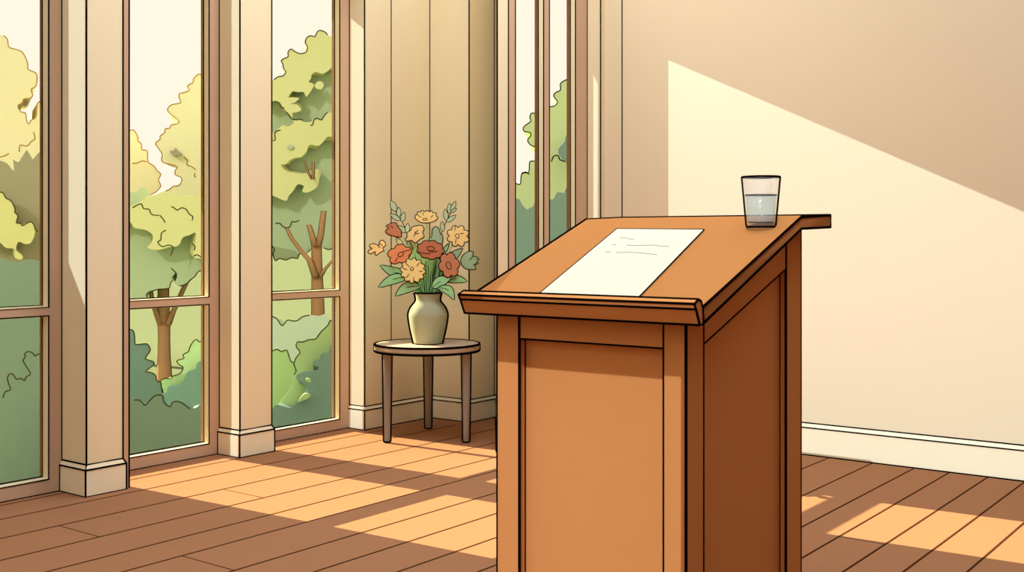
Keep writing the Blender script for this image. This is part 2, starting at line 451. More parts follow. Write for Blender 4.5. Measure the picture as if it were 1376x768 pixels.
# desktop with level ledge at the back
XT0, XT1 = -2.279, -1.440
prof = [(2.79, 1.1135), (3.482, 1.3816), (3.735, 1.3885), (3.735, 1.430), (3.482, 1.420), (2.79, 1.1592)]
DESKPROF = prof
lp = [(2.772, 1.1106), (2.742, 1.1707), (2.7535, 1.1805), (2.765, 1.182), (2.777, 1.178), (2.789, 1.158), (2.795, 1.1137)]
lp = [(2.772, 1.1106), (2.750, 1.1555), (2.740, 1.1707), (2.765, 1.182), (2.778, 1.177), (2.789, 1.158), (2.795, 1.1137)]
m = MB(); m.iprism(lp, 'x', XT0, XT1, r1 * .8, skip=(4, 5, 6)); m.build('paper_stop', [LWOOD, INK], lect)

# paper on the desktop
sl = (1.420 - 1.1592) / (3.482 - 2.79)
pn = Vector((0, -sl, 1)).normalized(); pp = Vector((0, 2.79, 1.1592)) + pn * .0025
def onD(px, py, up=0):
    r = ray(px, py); return CAMP + r * ((pp + pn * up - CAMP).dot(pn) / r.dot(pn))
q = [onD(723, 396), onD(857, 401), onD(946.5, 308.5), onD(829, 307.5)]
q[0].y = max(q[0].y, 2.796); q[1].y = max(q[1].y, 2.796)
def drop(p, up=0): z = 1.1592 + sl * (p.y - 2.79); return Vector((p.x, p.y, z)) + pn * up
m = MB(); lo = [drop(p, .0008) for p in q]; hi = [drop(p, .004) for p in q]
m.add(lo + hi, [(0, 3, 2, 1), (4, 5, 6, 7), (0, 1, 5, 4), (1, 2, 6, 5), (2, 3, 7, 6), (3, 0, 4, 7)])
m.tube(hi, .0021, closed=True)
for w in ([(833, 320), (838, 319), (842, 319.5), (846, 321), (852, 321)], [(823, 328.5), (828, 328.5)], [(842, 329), (858, 329.5), (876, 329), (888, 330.5), (899, 331)],
          [(813, 338), (821, 339)], [(828, 339), (850, 338.8), (866, 340), (883, 342)]):
    m.tube([onD(x, y, .0022) for x, y in smooth(w, 3, False)], .0008, 2)
tag(m.build('paper_sheet', [PAPER, INK, PENCIL]), 'white sheet of handwritten notes lying on the lectern desktop', 'paper')

# ------------------------------------------------------------------ drinking glass
gb = onD(1022.5, 304)
GD = (gb - CAMP).dot(FW); k = GD / F
zt = H + (Y0 - 237.6) * k
RB, RTp = 19.3 * k, 25.3 * k
zb0 = gb.z - .005
# the desktop, with a shallow level seat cut into the slope for the tumbler
m = MB(); m.prism(DESKPROF, 'x', XT0, XT1); desk = m.build('desktop', [LTOP, INK], lect)
cu = MB(); cu.lathe([(RB + .003, zb0), (RB + .003, zb0 + .2)], (gb.x, gb.y, 0), 48); cut = cu.build('seat_cutter', [LTOP])
mod = desk.modifiers.new('seat', 'BOOLEAN'); mod.operation = 'DIFFERENCE'; mod.solver = 'EXACT'; mod.object = cut
bpy.context.view_layer.update()
me2 = bpy.data.meshes.new_from_object(desk.evaluated_get(bpy.context.evaluated_depsgraph_get()))
vv = [desk.matrix_world @ v.co for v in me2.vertices]; ff = [tuple(p.vertices) for p in me2.polygons]
bpy.data.objects.remove(cut); bpy.data.objects.remove(desk)
m = MB(); m.add(vv, ff)
for c in (XT0, XT1): m.tube([(c, p[0], p[1]) for p in DESKPROF], r1, 1, closed=True)
for i in (0, 2, 3, 5): m.tube([(XT0,) + DESKPROF[i], (XT1,) + DESKPROF[i]], r1)
desk = m.build('desktop', [LTOP, INK], lect)
CL = clear('drinking_glass', (252, 254, 253), (250, 252, 250), .05, .02)
WAT = clear('water', (236, 245, 247), (235, 248, 250), .16, .015)
g = MB(); th = .0055; hh = zt - zb0; bb = .016
outer = [(RB * .55, 0), (RB * .93, .002), (RB, .008), (RTp, hh)]
inn = lambda z: RB + (RTp - RB) * (z / hh) - th
inner = [(inn(hh), hh), (inn(bb + .006), bb + .006), (inn(bb) - .006, bb), (.001, bb)]
g.lathe(outer + inner, (gb.x, gb.y, zb0), 48)
rk = .0034
g.ring((gb.x, gb.y, zt), RTp - .001, rk); g.ring((gb.x, gb.y, zb0 + .004), RB * .97, rk)
g.ring((gb.x, gb.y, zb0 + bb + .002), inn(bb) - .004, rk * .6)
vd = (Vector((gb.x, gb.y, 0)) - Vector((0, 0, 0))).normalized(); side = Vector((vd.y, -vd.x, 0))
for sgn in (-1, 1):
    g.tube([(gb.x + side.x * sgn * RB, gb.y + side.y * sgn * RB, zb0 + .006), (gb.x + side.x * sgn * RTp, gb.y + side.y * sgn * RTp, zt)], rk)
gl = g.build('drinking_glass', [CL, INK]); tag(gl, 'clear tumbler half full of water standing on the lectern desktop', 'glass')
w = MB(); zw = H + (Y0 - 262) * k - zb0; e = .0006
w.lathe([(.001, bb + e), (inn(bb) - .007, bb + e), (inn(bb + .006) - e, bb + .007), (inn(zw) - e, zw), (.001, zw)], (gb.x, gb.y, zb0), 48, cap=False)
w.ring((gb.x, gb.y, zb0 + zw), inn(zw) - .001, rk * .6)
w.build('water', [WAT, INK], gl)

# ------------------------------------------------------------------ side table
TD_ = 7.5; tc = at(574, 461, TD_); tz = tc.z; TR = 70.5 * TD_ / F; rt = .0088
tab = thing('side_table', 'small round taupe side table on three tapered legs by the alcove', 'table', (tc.x, tc.y, 0))
m = MB(); th = 9.5 * TD_ / F
m.lathe([(TR - .006, tz - th), (TR, tz - th + .006), (TR, tz - .004), (TR - .004, tz)], (tc.x, tc.y, 0), 64)
m.ring((tc.x, tc.y, tz - .002), TR - .001, rt * .9, 64); m.ring((tc.x, tc.y, tz - th + .003), TR - .002, rt, 64)
vd = Vector((tc.x, tc.y, 0)).normalized(); sd = Vector((vd.y, -vd.x, 0))
for sg in (-1, 1):
    p = Vector((tc.x, tc.y, 0)) + sd * sg * TR; m.tube([(p.x, p.y, tz - th), (p.x, p.y, tz)], rt * .8)
m.build('tabletop', [TABLEM, INK], tab)
for (bx, by, tx) in ((520.3, 594.5, 520.5), (575.5, 576, 575), (626.5, 594.5, 626.3)):
    p = onZ(bx, by); s_ = (p - CAMP).dot(FW) / F; rb_, rt_ = 4.1 * s_, 5.9 * s_
    m = MB(); zt_ = tz - th - .001
    m.lathe([(rb_ * .8, 0), (rb_, .012), (rt_, zt_)], (p.x, p.y, 0), 20)
    v = Vector((p.x, p.y, 0)).normalized(); s2 = Vector((v.y, -v.x, 0))
    for sg in (-1, 1): m.tube([p + s2 * sg * (rb_ + .002) + UP * .008, p + s2 * sg * (rt_ + .002) + UP * zt_], .0068)
    m.ring((p.x, p.y, .008), rb_, rt * .6, 20)
    m.build('leg', [LEGM, INK], tab)

# ------------------------------------------------------------------ vase
VD = 7.46; vb = at(575, 460.2, VD); vb.z = tz + .001; k = VD / F
vp = smooth([(17.6, 0), (18.6, 1), (20.5, 9), (23.6, 24), (25.6, 38), (25.4, 45), (22.3, 53), (17.2, 60), (15.8, 64), (16.6, 70), (18.0, 74)], 4, False)
m = MB(); pr = [(a * k, b * k * .925) for a, b in vp]
inn_ = [(a - .008, z) for a, z in reversed(pr) if z > .02]
m.lathe(pr + inn_, (vb.x, vb.y, vb.z), 48)
m.ring((vb.x, vb.y, vb.z + pr[-1][1]), pr[-1][0] - .002, rt * .7, 48); m.ring((vb.x, vb.y, vb.z + .003), pr[0][0], rt * .8, 48)
v = Vector((vb.x, vb.y, 0)).normalized(); s2 = Vector((v.y, -v.x, 0))
for sg in (-1, 1): m.tube([vb + s2 * sg * (a + .004) + UP * z for a, z in pr], .0082)
tag(m.build('vase', [VASEM, INK]), 'sage green ceramic vase with narrow neck standing on the side table', 'vase')

# ------------------------------------------------------------------ flowers
fr = .0036
def petals(cx, cy, rx, ry, n, rot=0, depth=.26, pw=.7, N=84):
    out = []
    for i in range(N):
        t = 2 * math.pi * i / N
        f = 1 - depth + depth * abs(math.cos(n * t / 2 + .0)) ** pw
        x, y = rx * f * math.cos(t), ry * f * math.sin(t); c, s = math.cos(rot), math.sin(rot)
        out.append((cx + x * c - y * s, cy + x * s + y * c))
    return out
def ell(cx, cy, rx, ry, rot=0, N=16): return petals(cx, cy, rx, ry, 1, rot, 0, 1, N)
FC = {}
def fm(n, c): return mat(n, c, noise=.03, scale=30)
OR = fm('orange_petal', (249, 216, 148)); YE = fm('yellow_petal', (249, 221, 147)); CO = fm('coral_petal', (238, 148, 98))
RU = fm('rust_petal', (191, 118, 86)); DR = fm('dark_rust_petal', (194, 130, 97)); SG = fm('sage_leaf', (189, 210, 169))
GR = fm('green_leaf', (159, 214, 156)); SGD = fm('dull_green_leaf', (160, 188, 150))
NECK = (575, 392)
def neck_pt(px, D): return (px, 396)
def stem(par, x0, y0, D, r=.0035, mat_=None, bend=0, xb=None):
    xb = xb if xb is not None else 575 + max(-12, min(12, (x0 - 575) * .3))
    pts = smooth([(x0, y0), ((x0 * .45 + xb * .55) + bend, y0 * .55 + 392 * .45), (xb, 394), (575 + (xb - 575) * .8, 424)], 4, False)
    Dn = VD; P = []
    for i, (x, y) in enumerate(pts):
        t = i / (len(pts) - 1); P.append(at(x, y, D + (Dn - D) * min(1, t * 1.6)))
    m = MB(); m.tube(P, r, 0); return m.build('stem', [mat_ or GR], par)
def flower(label, cx, cy, D, outline, ma, detail=(), eye=None, sx=None, xb=None, bend=0):
    t = thing('flower', label, 'flower', at(cx, cy, D), 'cut flowers in the sage vase')
    m = MB(); m.slab(outline, D, .020, cham=.006, ink=fr)
    for l in detail: m.line(smooth(l, 3, False), D - .0062, fr * .6)
    m.build('blossom', [ma, INK], t)
    if eye:
        e = MB(); e.slab(ell(*eye), D - .006, .010, cham=.002, ink=fr * .8); e.build('flower_centre', [ma, INK], t)
    stem(t, sx if sx else cx, cy + 3, D + .012, xb=xb, bend=bend)
    return t
flower('yellow daisy seen side-on, topmost flower of the bouquet', 573, 291, 7.45, smooth([(558, 293), (558.5, 289), (561, 288), (561, 284.5), (565, 285), (567, 282.5), (571, 284.5), (574, 282.5), (577, 284.5), (580, 283), (582, 286), (586, 286), (586, 290), (588.5, 292), (586, 296), (580, 298.5), (572, 299.5), (564, 298)], 3),
       YE, [[(562, 289), (565, 292)], [(582, 289), (579, 292)], [(568, 285), (569, 289)]], (571, 294.5, 3, 1.4, 0), sx=574)
flower('dark rust tulip-like bloom at the upper left of the bouquet', 530, 309, 7.44, smooth([(518, 310), (522, 306), (518.5, 303.5), (525, 300), (528, 299), (533, 300), (534, 304), (539, 310), (539, 318), (533, 318), (526, 316.5), (520, 314)], 3), DR, [[(525, 303), (528, 306)]], None, sx=536, bend=4)
flower('pale orange ruffled bloom left of the top daisy', 558, 315, 7.40, smooth([(547, 319), (547, 313), (552, 309), (554, 305), (561, 303), (567, 303), (570, 308), (568, 312), (570, 318), (564, 322), (558, 326.5), (553, 323), (547, 324), (544, 321)], 3), OR,
       [[(556, 318), (558, 313), (562, 309)], [(558, 314), (563, 313)], [(560, 311), (557, 312)]])
flower('orange eight-petalled daisy at the upper right of the bouquet', 615.5, 317, 7.42, petals(615.5, 317, 15.5, 14.8, 8, .4, .3), OR, [[(612, 303), (611, 310)], [(623, 313), (618, 314)], [(612, 327), (613, 321)]], (614.5, 317, 2.2, 3, -.4), sx=612)
flower('small orange bloom hanging out at the far left of the bouquet', 507, 333, 7.46, smooth([(494.5, 339), (497, 335), (500, 334), (496, 330.5), (499, 327.5), (505, 328), (509, 330), (510, 325), (513, 322.5), (517, 325), (518, 330), (514, 333), (516, 336.5), (511, 339), (506, 343), (504, 341.5), (504, 338), (499, 341)], 3), OR, [[(508, 330), (511, 333)], [(511, 327), (514, 330)]], None, sx=515, bend=-6)
flower('coral five-petalled bloom left of the large rust rose', 537, 341, 7.37, petals(537, 341.5, 17, 13.2, 5, -.35, .28, .6), CO, [[(534, 346), (531, 352)], [(542, 338), (551, 335)]], (538.5, 341.5, 4, 2.4, -.6), bend=2)
flower('large rust ruffled rose in the middle of the bouquet', 578, 335, 7.36, petals(578.5, 335.5, 18.8, 13, 9, .1, .14, .8), RU, [[(561, 338), (570, 340), (578, 341)], [(576, 338), (582, 338.5), (588, 337)]], (579, 333.8, 5, 2.6, .1))
flower('rust six-petalled bloom at the right of the bouquet', 603, 356, 7.35, petals(603.5, 356, 14.2, 17.5, 6, -.2, .24, .6), DR, (), (602.8, 356.5, 3, 5, -.35), bend=3)
flower('many-petalled yellow daisy at the lower left of the bouquet', 555, 363, 7.33, petals(554.8, 363.3, 17.3, 17.2, 12, .1, .26, .6), YE, [[(541, 360), (547, 362)], [(564, 352), (560, 357)], [(556, 378), (556, 372)], [(568, 364), (563, 364)], [(545, 353), (550, 358)], [(546, 373), (550, 368)]], (553.5, 361, 2, 2, 0))
def bud(label, poly, ma, D, cx, cy, det, sx):
    t = thing('flower_bud', label, 'bud', at(cx, cy, D), 'green buds in the sage vase'); m = MB(); m.slab(poly, D, .02, cham=.006, ink=fr)
    for l in det: m.line(smooth(l, 3, False), D - .0062, fr * .6)
    m.build('calyx', [ma, INK], t); stem(t, sx, cy + 3, D + .012); return t
bud('sage green tulip bud at the far right of the bouquet', smooth([(619, 352), (620, 346), (625, 340), (632, 337.2), (636, 339), (635.5, 344), (640, 344.5), (643.5, 348), (641, 351.5), (643, 354), (638, 356), (639.5, 361.5), (634, 362), (627, 361.5), (622, 358)], 3), SGD, 7.42, 630, 350, [[(631, 349), (636, 344)], [(636, 356), (641, 352)], [(639, 347), (642, 348)]], 621)
bud('rounded green bud standing above the rust rose', smooth([(577, 320), (580, 318), (581, 308), (585, 304.5), (589, 306), (592, 314), (595, 317), (594, 328), (585, 329), (577, 325)], 3), SGD, 7.44, 585, 316, [], 588)

def leafpoly(x0, y0, x1, y1, w, sharp=1.0, n=9):
    out = []; dx, dy = x1 - x0, y1 - y0; L = math.hypot(dx, dy); nx, ny = -dy / L, dx / L
    for i in range(n + 1):
        t = i / n; a = w * math.sin(math.pi * min(1, t ** .85)) ** .8 if 0 < t < 1 else 0; out.append((x0 + dx * t + nx * a, y0 + dy * t + ny * a))
    for i in range(n - 1, 0, -1):
        t = i / n; a = w * math.sin(math.pi * min(1, t ** .85)) ** .8; out.append((x0 + dx * t - nx * a, y0 + dy * t - ny * a))
    return out
def sprig(label, pts, leaves, D):
    t = thing('leaf_sprig', label, 'sprig', at(*pts[0], D), 'leafy sprigs in the sage vase')
    m = MB(); sp = smooth(pts, 4, False); P = [at(x, y, D + (VD - D) * (i / (len(sp) - 1))) for i, (x, y) in enumerate(sp)]
    m.tube(P, .0028, 0); m.build('stem', [INKG], t)
    for l in leaves:
        m = MB(); m.slab(leafpoly(*l), D - .004, .007, cham=.002, ink=fr * .75); m.build('leaflet', [SG, INK], t)
sprig('sage leaf sprig rising at the upper left of the bouquet', [(525.5, 270), (532, 285), (541, 299), (547, 314), (560, 350), (571, 392), (573, 424)],
      [(532, 284, 525, 269, 4), (536, 291, 535.5, 278, 3.1), (538, 296, 524, 287, 3.2), (540, 298, 543.5, 284.5, 3.2), (546, 312, 534.5, 303, 3.4), (547, 313, 548, 299.5, 3), (541, 330, 532, 319, 3.2)], 7.46)
sprig('sage leaf sprig rising at the upper right of the bouquet', [(611.5, 271), (606, 285), (599, 299), (593, 315), (586, 350), (579, 392), (577, 424)],
      [(606, 284, 612.5, 270, 2.8), (604, 287, 604, 272.5, 3), (606, 285, 613.5, 279.5, 2.2), (600, 296, 598, 280.5, 3.2), (600, 298, 613, 289, 2.9), (595, 311, 594, 297, 2.9)], 7.46)
def leaf(label, base, tip, w, D, curve=0, ma=None, rib=True):
    t = thing('leaf', label, 'leaf', at(*base, D), 'broad leaves around the vase neck')
    P = leafpoly(*base, *tip, w)
    if curve:
        L = math.hypot(tip[0] - base[0], tip[1] - base[1]); nx, ny = -(tip[1] - base[1]) / L, (tip[0] - base[0]) / L
        Q = []
        for x, y in P:
            u = ((x - base[0]) * (tip[0] - base[0]) + (y - base[1]) * (tip[1] - base[1])) / L / L
            b = curve * math.sin(math.pi * max(0, min(1, u))); Q.append((x + nx * b, y + ny * b))
        P = Q
    m = MB(); m.slab(P, D, .009, cham=.003, ink=fr)
    if rib:
        bx = lambda u: (base[0] + (tip[0] - base[0]) * u - ((tip[1] - base[1]) / L if curve else 0) * curve * math.sin(math.pi * u),
                        base[1] + (tip[1] - base[1]) * u + ((tip[0] - base[0]) / L if curve else 0) * curve * math.sin(math.pi * u))
        m.line([bx(.05), bx(.3), bx(.5)], D - .0035, fr * .5)
    m.build('blade', [ma or GR, INK], t)
    s = MB(); s.tube([at(*base, D), at((base[0] + 575) / 2, 394 if base[1] < 394 else base[1], (D + VD) / 2), at(575 + (base[0] - 575) * .3, 422, VD)], .003, 0); s.build('stalk', [GR], t)
leaf('upper pointed leaf of the pair at the left of the bouquet', (551, 369), (510.5, 356), 6.5, 7.40, curve=-3)
leaf('lower pointed leaf of the pair at the left of the bouquet', (550, 372), (508, 386), 6.5, 7.39, curve=4)
leaf('pointed leaf curling down left of the vase rim', (566, 384), (531, 397.5), 7, 7.36, curve=5)
leaf('rounded leaf behind the rust bloom, under the right daisy', (592, 350), (622, 333), 6, 7.43, curve=3, ma=SGD)
leaf('pointed leaf below the rust bloom at the right', (597, 377), (628, 378), 5.5, 7.39, curve=-3)
leaf('broad leaf lying across the stems right of centre', (580, 386), (606, 373), 7, 7.35, curve=-2)
leaf('drooping leaf hanging over the right of the vase rim', (588, 386), (610.5, 403), 6, 7.34, curve=-6)
leaf('narrow upright leaf between the rose and the right daisy', (590, 348), (604, 326), 3.2, 7.44)
leaf('rounded leaf hidden behind the pale orange bloom', (565, 350), (548, 322), 10, 7.47, ma=SGD, rib=False)
# the dense mass of stems in the neck: nobody could count it
m = MB(); m.slab(smooth([(551, 345), (562, 330), (590, 335), (600, 352), (600, 374), (590, 394), (586, 410), (564, 410), (560, 394), (552, 376)], 4), 7.47, .03, cham=.006)
for i in range(15):
    x = 562 + i * 1.9; m.tube([at(x, 396, 7.455), at(x - 575 + 575 + (x - 575) * .35, 384, 7.455), at(575 + (x - 575) * 1.9, 350 + (i % 3) * 7, 7.455)], fr * .55)
tag(m.build('stem_bundle', [GR, INK]), 'dense green bundle of stems and foliage filling the vase neck', 'foliage')['kind'] = 'stuff'

# ------------------------------------------------------------------ garden
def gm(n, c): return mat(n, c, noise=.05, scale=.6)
G_YEL = gm('sun_haze_leaves', (228, 219, 181)); G_LYG = gm('lit_yellow_green_leaves', (212, 211, 153)); G_LG = gm('lit_green_leaves', (212, 209, 146))  # sun haze painted as yellow leaves, lit foliage as lighter greens
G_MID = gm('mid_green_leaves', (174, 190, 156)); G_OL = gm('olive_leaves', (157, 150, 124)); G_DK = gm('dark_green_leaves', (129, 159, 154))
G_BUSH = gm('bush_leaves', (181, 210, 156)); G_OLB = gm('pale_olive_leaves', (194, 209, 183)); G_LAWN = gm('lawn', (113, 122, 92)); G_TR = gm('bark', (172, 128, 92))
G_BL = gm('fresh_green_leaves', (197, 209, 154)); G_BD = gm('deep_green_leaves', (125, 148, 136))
m = MB(); m.box(-400, 60, -60, 500, -1.7, -1.5)
o = m.build('ground', [G_LAWN], kind='structure')
ir = 1.0
def scallop(poly):
    out = []; n = len(poly)
    for i in range(n):
        a, b = poly[i], poly[(i + 1) % n]; out.append(a)
        L = math.hypot(b[0] - a[0], b[1] - a[1])
        if L > 30:
            c = max(3, int(L / 9)); c += 1 - c % 2
            nx, ny = (b[1] - a[1]) / L, -(b[0] - a[0]) / L
            for j in range(1, c):
                t = j / c; d = (3.2 if j % 2 else -1.5) * (1 + .5 * math.sin(j * 2.3 + i)); out.append((a[0] + (b[0] - a[0]) * t + nx * d, a[1] + (b[1] - a[1]) * t + ny * d))
    return out
def clump(par, name, poly, D, T, ma, ink=None, im=INKG, k=3, cham=None, holes=()):
    m = MB(); m.slab(smooth(scallop(poly), k), D, T, cham=cham if cham is not None else D * .0004)
    for l in ink or []: m.line(smooth(l, 4, False), D - D * .0008, D / F * .75)
    return m.build(name, [ma, im], par)
def trunkpart(par, name, pts, ws, D, ma=None, flat=.5):
    """round tapering limb through pixel points with pixel widths"""
    m = MB(); P = [at(x, y, D) for x, y in pts]; W = [w / 2 * D / F for w in ws]
    m.tube(P, W, 0, n=14)
    for sg in (-1, 1):
        m.tube([p + RT * sg * w for p, w in zip(P, W)], D / F * .7)
    return m.build(name, [ma or G_TR, INKG], par)

# --- seen through the first window
t = thing('garden_tree', 'tall sunlit yellow tree behind the leftmost window', 'tree', at(-5, 514, 24))
s1 = [(5, 48), (10, 53), (12, 63), (20, 66), (30, 70), (37, 84), (38, 93), (48, 98), (50, 106), (48, 116), (42, 120), (44, 128), (40, 132), (32, 133), (30, 138), (24, 142), (28, 150), (34, 152), (36, 163), (39, 166), (42, 161), (48, 157), (50, 140), (54, 136)]
clump(t, 'crown', [(-70, 70), (-40, 40), (-15, 44)] + s1 + [(68, 142), (78, 180), (76, 245), (-70, 250)], 24, 1.8, G_YEL,
      [s1, [(45, 177), (47, 186), (42, 190), (36, 196), (27, 195), (26, 204)], [(-6, 211), (4, 210), (12, 206)]], INKY)
trunkpart(t, 'trunk', [(-5, 514), (-6, 400), (-5, 240)], [22, 18, 14], 24.9)
t = thing('garden_tree', 'dull olive tree with sunlit-coloured leaf clumps behind the leftmost window', 'tree', at(30, 530, 20))
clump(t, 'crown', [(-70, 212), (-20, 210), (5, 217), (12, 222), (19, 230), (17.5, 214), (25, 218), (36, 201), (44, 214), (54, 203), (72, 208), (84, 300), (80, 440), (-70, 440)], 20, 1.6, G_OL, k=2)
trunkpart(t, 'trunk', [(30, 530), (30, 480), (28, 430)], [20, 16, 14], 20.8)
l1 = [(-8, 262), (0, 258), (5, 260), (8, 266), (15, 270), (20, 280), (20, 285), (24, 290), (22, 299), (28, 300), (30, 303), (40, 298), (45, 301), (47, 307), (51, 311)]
clump(t, 'light_shade_clump', [(-45, 290), (-40, 262)] + l1[:-1] + [(47, 315), (42, 326), (34, 328), (25, 325), (22, 336), (31, 344), (28, 349), (20, 346), (20, 340), (18, 334), (8, 333), (0, 326), (-40, 320)], 19.6, .35, G_LG, [l1])  # sunlit part of the crown, painted as a lighter clump
clump(t, 'light_shade_clump', [(84, 352), (66, 360), (57, 358), (50, 356), (44, 354), (40, 360), (34, 364), (26, 365), (22, 372), (22, 380), (27, 382), (35, 378), (45, 377), (50, 374), (60, 374), (84, 370)], 19.6, .35, G_LG,
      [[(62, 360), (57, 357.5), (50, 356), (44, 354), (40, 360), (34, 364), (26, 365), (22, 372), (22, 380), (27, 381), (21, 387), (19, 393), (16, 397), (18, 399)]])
def bush(label, poly, D, T, ma, ink=None, base=None, kids=()):
    p = base or (sum(q[0] for q in poly) / len(poly), max(q[1] for q in poly))
    t = thing('garden_bush', label, 'bush', at(p[0], p[1], D))
    clump(t, 'foliage', poly, D, T, ma, ink)
    for (pl, off, ma2, ik) in kids: clump(t, 'light_shade_clump', pl, D - off, .1, ma2, ik)  # clump colours paint the shaded and lit parts of the bush
    return t
bush('broad dark green bush filling the foot of the leftmost window', [(-120, 360), (-40, 340), (0, 346), (20, 352), (40, 348), (60, 352), (90, 360), (120, 380), (120, 700), (-120, 700)], 11.6, .5, G_DK,
     [[(4, 534), (7, 526), (14, 523), (12, 516), (10, 508), (12, 503), (17, 502), (22, 509), (28, 508), (33, 511), (35, 506), (41, 502), (36, 493), (31, 484), (34, 479), (33, 475), (38, 472), (44, 474), (47, 478), (51, 475), (55, 477)]])
# --- second window
t = thing('garden_tree', 'sun-glow yellow tree at the left edge of the second window', 'tree', at(165, 500, 25))
sA = [(174, 175), (180, 175), (185, 183), (186, 190), (190, 193), (191, 201), (198, 203), (199, 217), (207, 223), (211, 229), (216, 234), (213, 242), (216, 250), (209, 258), (201, 262), (204, 264)]
clump(t, 'crown', [(120, 200), (150, 182), (166, 176)] + sA + [(203, 300), (195, 340), (120, 340)], 25, 1.8, G_YEL, [sA, [(178, 219), (184, 219), (191, 216), (197, 217)]], INKY)
trunkpart(t, 'trunk', [(150, 500), (150, 400), (152, 330)], [20, 16, 13], 25.9)
t = thing('garden_tree', 'tall sun-glow yellow tree at the right edge of the second window', 'tree', at(300, 500, 24))
sB = [(278, 98), (272, 100), (266, 100), (260, 106), (259, 111), (252, 115), (254, 121), (248, 124), (241, 126), (241, 132), (243, 137), (239, 139), (230, 141), (225, 147), (229, 153), (240, 162), (238, 166), (230, 168), (228, 172), (222, 173), (221, 178), (215, 183), (215, 187), (209, 192), (212, 198), (217, 205), (218, 209), (217, 213), (219, 218), (230, 221), (238, 224), (235, 230), (236, 235), (243, 238), (244, 243), (240, 249), (233, 250), (228, 254), (221, 258), (224, 262)]
clump(t, 'crown', [(345, 130), (320, 96), (295, 92)] + sB + [(226, 300), (260, 320), (345, 320)], 24, 1.8, G_YEL,
      [sB, [(247, 211), (252, 216), (251, 221), (258, 224), (263, 228)], [(262, 232), (261, 236), (263, 238)]], INKY)
clump(t, 'light_shade_clump', [(228, 203), (233, 202), (236, 198), (239, 203), (246, 207), (239, 209), (234, 210)], 23.8, .2, G_OL, k=2)
trunkpart(t, 'trunk', [(300, 500), (298, 400), (300, 310)], [20, 16, 13], 24.9)
t = thing('garden_tree', 'green tree with forked brown trunk seen through the second window', 'tree', at(221, 512, 20))
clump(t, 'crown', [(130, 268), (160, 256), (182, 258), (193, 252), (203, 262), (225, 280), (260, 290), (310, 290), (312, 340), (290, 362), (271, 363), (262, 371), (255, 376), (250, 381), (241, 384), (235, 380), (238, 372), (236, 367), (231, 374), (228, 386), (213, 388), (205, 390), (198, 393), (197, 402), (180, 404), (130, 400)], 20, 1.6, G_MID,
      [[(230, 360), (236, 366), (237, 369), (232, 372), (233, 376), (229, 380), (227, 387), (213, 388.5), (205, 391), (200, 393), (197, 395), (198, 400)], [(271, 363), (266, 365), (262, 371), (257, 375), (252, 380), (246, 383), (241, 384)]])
clump(t, 'light_shade_clump', [(130, 290), (165, 280), (178, 276), (190, 270), (198, 263), (208, 262), (222, 257), (240, 262), (262, 262), (310, 262), (320, 300), (300, 340), (276, 348), (266, 347), (260, 345), (262, 330), (263, 313), (255, 316), (246, 319), (240, 330), (228, 332), (212, 336), (198, 333), (204, 325), (205, 316), (198, 310), (190, 308), (180, 306), (175, 298), (130, 300)], 19.6, .35, G_LYG,
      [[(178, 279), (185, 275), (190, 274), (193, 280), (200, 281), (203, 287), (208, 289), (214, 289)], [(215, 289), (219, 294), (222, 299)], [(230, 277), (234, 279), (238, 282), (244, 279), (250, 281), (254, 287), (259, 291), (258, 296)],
       [(223, 309), (217, 313), (216, 322), (212, 325), (218, 331), (226, 329), (232, 331), (232, 337), (229, 343)], [(258, 327), (262, 331), (261, 336)], [(260, 344), (265, 342), (271, 346)]])  # lighter green paints the lit foliage of this crown
D = 20.8
trunkpart(t, 'trunk', [(221, 524), (221, 508), (220.5, 480), (220.5, 450), (220, 430), (219.5, 410), (219.5, 380)], [24, 20, 16.5, 15, 17, 15, 14], D)
trunkpart(t, 'branch', [(216, 436), (210, 420), (204, 402), (202, 385)], [8, 6.5, 5.5, 4.5], D - .1); trunkpart(t, 'branch', [(226, 436), (232, 420), (240, 402), (250, 380)], [8, 6.5, 6, 5.5], D - .1)
bL = [(174, 442), (179, 444), (181, 452), (182, 462), (190, 462), (198, 462), (202, 470), (197, 478), (196, 482), (205, 485), (207, 489), (200, 495), (196, 499), (203, 500), (209, 504), (211, 511), (216, 513), (217, 520), (218, 527)]
bush('tall dark green bush at the lower left of the second window', [(120, 450), (150, 440)] + bL + [(228, 560), (228, 640), (120, 640)], 13.1, .5, G_DK, [bL])
bR = [(285, 452), (273, 456), (268, 459), (265, 456), (260, 458), (255, 466), (253, 472), (246, 476), (247, 481), (238, 484), (240, 489), (246, 493), (243, 500), (238, 503), (232, 505), (230, 508), (222, 508), (216, 511), (215, 517), (218, 522), (219, 528)]
bush('light green bush with shade-coloured lower leaves at the right of the second window', [(330, 470), (305, 450)] + bR + [(222, 560), (225, 620), (330, 620)], 14.8, .5, G_BUSH, [bR],
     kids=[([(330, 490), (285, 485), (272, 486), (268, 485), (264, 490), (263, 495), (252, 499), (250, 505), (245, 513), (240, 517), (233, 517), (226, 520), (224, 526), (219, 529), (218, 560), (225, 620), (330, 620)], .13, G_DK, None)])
bush('low dark hedge along the foot of the second window', [(130, 540), (165, 534), (187, 536), (195, 543), (201, 538), (212, 531), (219, 531), (221, 539), (228, 545), (232, 541), (240, 539), (248, 543), (262, 548), (300, 545), (340, 545), (340, 690), (130, 690)], 11, .45, G_DK,
     [[(180, 537), (187, 537), (192, 541), (195, 544), (201, 538), (207, 532), (214, 530), (219, 532), (220, 539), (228, 546), (232, 540), (240, 539), (248, 543), (251, 546)], [(252, 546), (255, 549)]])
